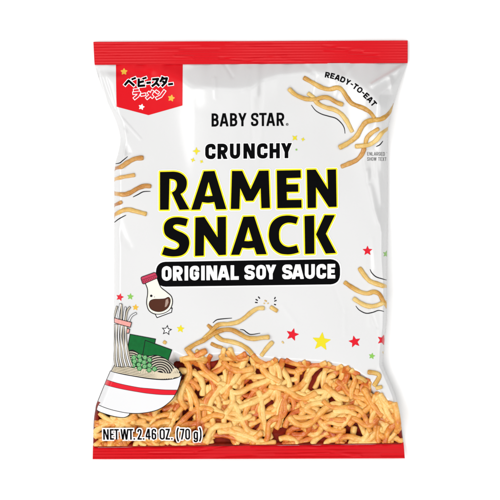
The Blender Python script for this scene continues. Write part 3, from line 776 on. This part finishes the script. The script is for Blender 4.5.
# ---------------------------------------------------------------- noodle bowl picture
bowl = shape('noodle_bowl', [bw, ft], M['line'], 3, h=0.3, grow=0.38, clip=True)
shape('bowl_foot', [ft], M['white'], 4, bowl, 0.25, grow=-0.35, clip=True)
shape('bowl_side', [bw], M['line'], 5, bowl, 0.3, grow=0.3, clip=True)
shape('bowl_side_fill', [bw], M['bowl_white'], 6, bowl, 0.3, grow=-0.38, clip=True)
up = spline([(90,375.2),(106.8,379.8),(120,383.6),(138,387.2),(150,388.4),(165,389.6),(177.6,389.8)], 5); lo = spline([(175.0,394.8),(161.6,394.6),(150,393.6),(140,392.2),(120,388.6),(104.4,384.6),(90,380)], 5)
st = poly(up + lo)
stp = shape('bowl_stripe', [st], M['line'], 7, bowl, 0.25, grow=0.15, clip=True)
shape('stripe_fill', [st], M['star_red'], 8, stp, 0.25, grow=-0.25, clip=True)
n1 = poly([(130.2,334.2),(155.6,339.0),(152,358),(127,353)]); n2 = poly([(145.3,340.2),(171.8,349.8),(168,361),(142.4,357)])
for n_, ly in ((n1, 5), (n2, 7)):
    q = shape('seaweed_sheet', [n_], M['line'], ly, bowl, 0.25, grow=0.4); shape('sheet_face', [n_], M['nori'], ly + 1, q, 0.25, grow=-0.35)
nd = poly(spline([(111,371.4),(114.6,364.8),(120,360),(126,353),(132.6,350),(140,354),(149.6,355.8),(155.6,355),(164,357.6),(171.2,363),(178.6,369.6),(182.2,374.6)], 5) + spline([(182.2,374.6),(178,377.4),(170,379.3),(160,379.6),(147,378.4),(134,376.2),(122,374),(111,371.4)], 4))
sp = shape('bowl_noodles', [nd], M['line'], 9, bowl, 0.25, grow=0.3, clip=True)
strands = []
def inside(fn):
    def f(X, Y): return np.maximum(fn(X, Y), nd(X, Y) + 0.35)
    f.bb = fn.bb; return f
for k in range(6):      # rim-hugging strands
    o_ = k * 1.55
    strands.append(inside(stroke(spline([(109,370.2 - o_ * .8),(122,372.8 - o_),(134,375.0 - o_),(150,377.4 - o_ * .9),(164,378.2 - o_ * .6),(180,376.0 - o_ * .3)], 5), 0.52)))
mound = []
for k in range(8):      # right-hand mound
    rr = 4 + k * 2.05
    mound.append(inside(stroke([(160 + rr * 1.12 * math.cos(a), 374.5 + rr * 1.12 * math.sin(a)) for a in np.linspace(math.pi * 1.03, math.pi * 1.93, 16)], 0.58)))
for k in range(6):      # left-hand mound
    rr = 3 + k * 1.9
    mound.append(inside(stroke([(131 + rr * 1.1 * math.cos(a), 364 + rr * 1.15 * math.sin(a)) for a in np.linspace(math.pi * 0.98, math.pi * 1.9, 14)], 0.55)))
shape('mound_strands', mound, M['strand_grey'], 10, sp, 0.17, clip=True)
shape('rim_strands', strands, M['strand'], 11, sp, 0.17, clip=True)
sw = []
for k in range(5):      # right end sweep
    sw.append(inside(stroke(spline([(163 + k * 2.2, 378.5),(170 + k * 1.9, 374.6 - k * .2),(174.5 + k * 1.3, 368.4 - k * .5)], 5), 0.55)))
shape('sweep_strands', sw, M['strand'], 12, sp, 0.17, clip=True)
for (cx, cy) in [(130,361),(134,357.4),(134.6,361.2),(139.4,356.2),(140.2,360.2),(145,357.4),(149.6,359.8),(133.4,365.2),(138.8,364.6),(144.2,362.2),(149.6,365.2),(144.6,366.4),(139.6,368.2),(149.2,369.8),(154.6,368.8)]:
    q = shape('scallion', [star(cx, cy, 2.95, 0.72, 6, cx * 1.7, 0.6)], M['leaf_lo'], 13, bowl, 0.2)
    shape('scallion_ring', [star(cx, cy, 2.35, 0.72, 6, cx * 1.7, 0.5)], M['leaf'], 14, q, 0.2)
    shape('scallion_core', [ring(cx - .1, cy - .1, 1.0, 0.3)], M['leaf_hi'], 15, q, 0.15)

# lifted strands and chopsticks
lift = []
LS = [[(117,306.4),(115.4,311.6),(113.6,318.4)], [(120.4,303.8),(119.4,310),(117.8,319.6)], [(121.4,304.2),(121.6,312),(121.2,320)], [(125.6,307.2),(124.6,313),(123.6,321)], [(130,307),(127,311.6),(125.4,321.4)], [(136.2,313.2),(131.6,316),(128.6,321.8)]]
for k in range(9):
    x = 114.2 + k * 1.58
    LS.append([(x + .3, 324.5),(x - .4 + .8 * math.sin(k * 2.1), 336),(x + 0.7, 348),(x + .3 + .6 * k * .5, 358),(x + 1.6 + k * .5, 366.5)])
st_f = [stroke(spline(l, 6), 0.62, butt=True) for l in LS]
shape('lifted_strand_outline', st_f, M['line'], 16, bowl, 0.17, grow=0.42, clip=True)
o = shape('lifted_strands', st_f[0::2], M['strand_grey'], 17, bowl, 0.17, clip=True)
shape('lifted_strands', st_f[1::2], M['bowl_white'], 17, bowl, 0.17, clip=True)
c2 = poly([(110,325.8),(129.8,329.0),(128.9,333.2),(110,329.6)])
q = shape('chopstick', [c2], M['line'], 15, bowl, 0.2, grow=0.4, clip=True); shape('chopstick_face', [c2], M['pink'], 15.5, q, 0.2, grow=-0.3, clip=True)
c1 = poly([(108,316.4),(131.6,322.4),(130.4,327.2),(108,321.0)])
q = shape('chopstick', [c1], M['line'], 18, bowl, 0.2, grow=0.4, clip=True); shape('chopstick_face', [c1], M['pink'], 19, q, 0.2, grow=-0.3, clip=True)

# ---------------------------------------------------------------- net weight
fd = Field(100, 424, 206, 446, 0.2)
tp = lambda x: 429.0 - (x - 103) * 0.005; bt = lambda x: 439.9 - (x - 103) * 0.002
line_text(fd, [('N',103.2,108.7),('E',109.9,113.9),('T',114.2,118.9),('W',120.6,128.6),('T',128.6,133.2),('.',133.2,135.2),('2',137.4,141.7),('.',142.7,144.4),('4',145.6,150.6),('6',151.6,156.2),
               ('O',159.6,164.8),('Z',165.5,169.9),('.',170.8,172.8),('(',176.4,179.0),('7',180.0,184.4),('0',185.2,190.0),('g',193.6,198.0),(')',198.9,201.5)], tp, bt, 0.76, 1.9)
wt = mesh_field(fd, 'weight_lettering', M['black'], bag, 17)
mesh_field(fd, 'lettering_outline', M['white'], wt, 15.5, grow=1.25)

# ================================================================== setting
tb = link('tabletop', [(-2, -2, 0), (2, -2, 0), (2, 2, 0), (-2, 2, 0)], [(0, 1, 2, 3)], M['table'], smooth=False)
tb['kind'] = 'structure'

world = bpy.data.worlds.new('World'); scn.world = world; world.use_nodes = True
bg = world.node_tree.nodes['Background']; bg.inputs['Color'].default_value = (1, 1, 1, 1); bg.inputs['Strength'].default_value = 0.2

def lamp(name, loc, power, size, sy=None):
    d = bpy.data.lights.new(name, 'AREA'); d.energy = power; d.shape = 'RECTANGLE'; d.size = size; d.size_y = sy or size
    d.color = (1.0, 0.995, 0.985)
    o = bpy.data.objects.new(name, d); COL.objects.link(o); o.location = loc
    from mathutils import Vector
    o.rotation_euler = (-Vector(loc)).to_track_quat('-Z', 'Y').to_euler()
K = 0.85
lamp('softbox_left', (-0.85, 0.05, 1.0), 15.0 * K, 0.9)
lamp('softbox_right', (0.85, 0.0, 1.0), 8.0 * K, 0.9)
lamp('softbox_near', (-0.1, -0.85, 1.0), 13.0 * K, 0.9)
lamp('softbox_far', (0.0, 0.85, 1.05), 4.5 * K, 0.9)

cd = bpy.data.cameras.new('camera'); cam = bpy.data.objects.new('camera', cd); COL.objects.link(cam)
DIST = 3.0
cam.location = (0, 0, DIST); cam.rotation_euler = (0, 0, 0)
cd.sensor_width = 36; cd.lens = 36 * (DIST - 0.008) / (500 * S); cd.clip_start = 0.05; cd.clip_end = 50
scn.camera = cam
scn.view_settings.view_transform = 'Standard'; scn.view_settings.look = 'None'
scn.view_settings.exposure = 0; scn.view_settings.gamma = 1
scn.render.resolution_x = 1024; scn.render.resolution_y = 1024
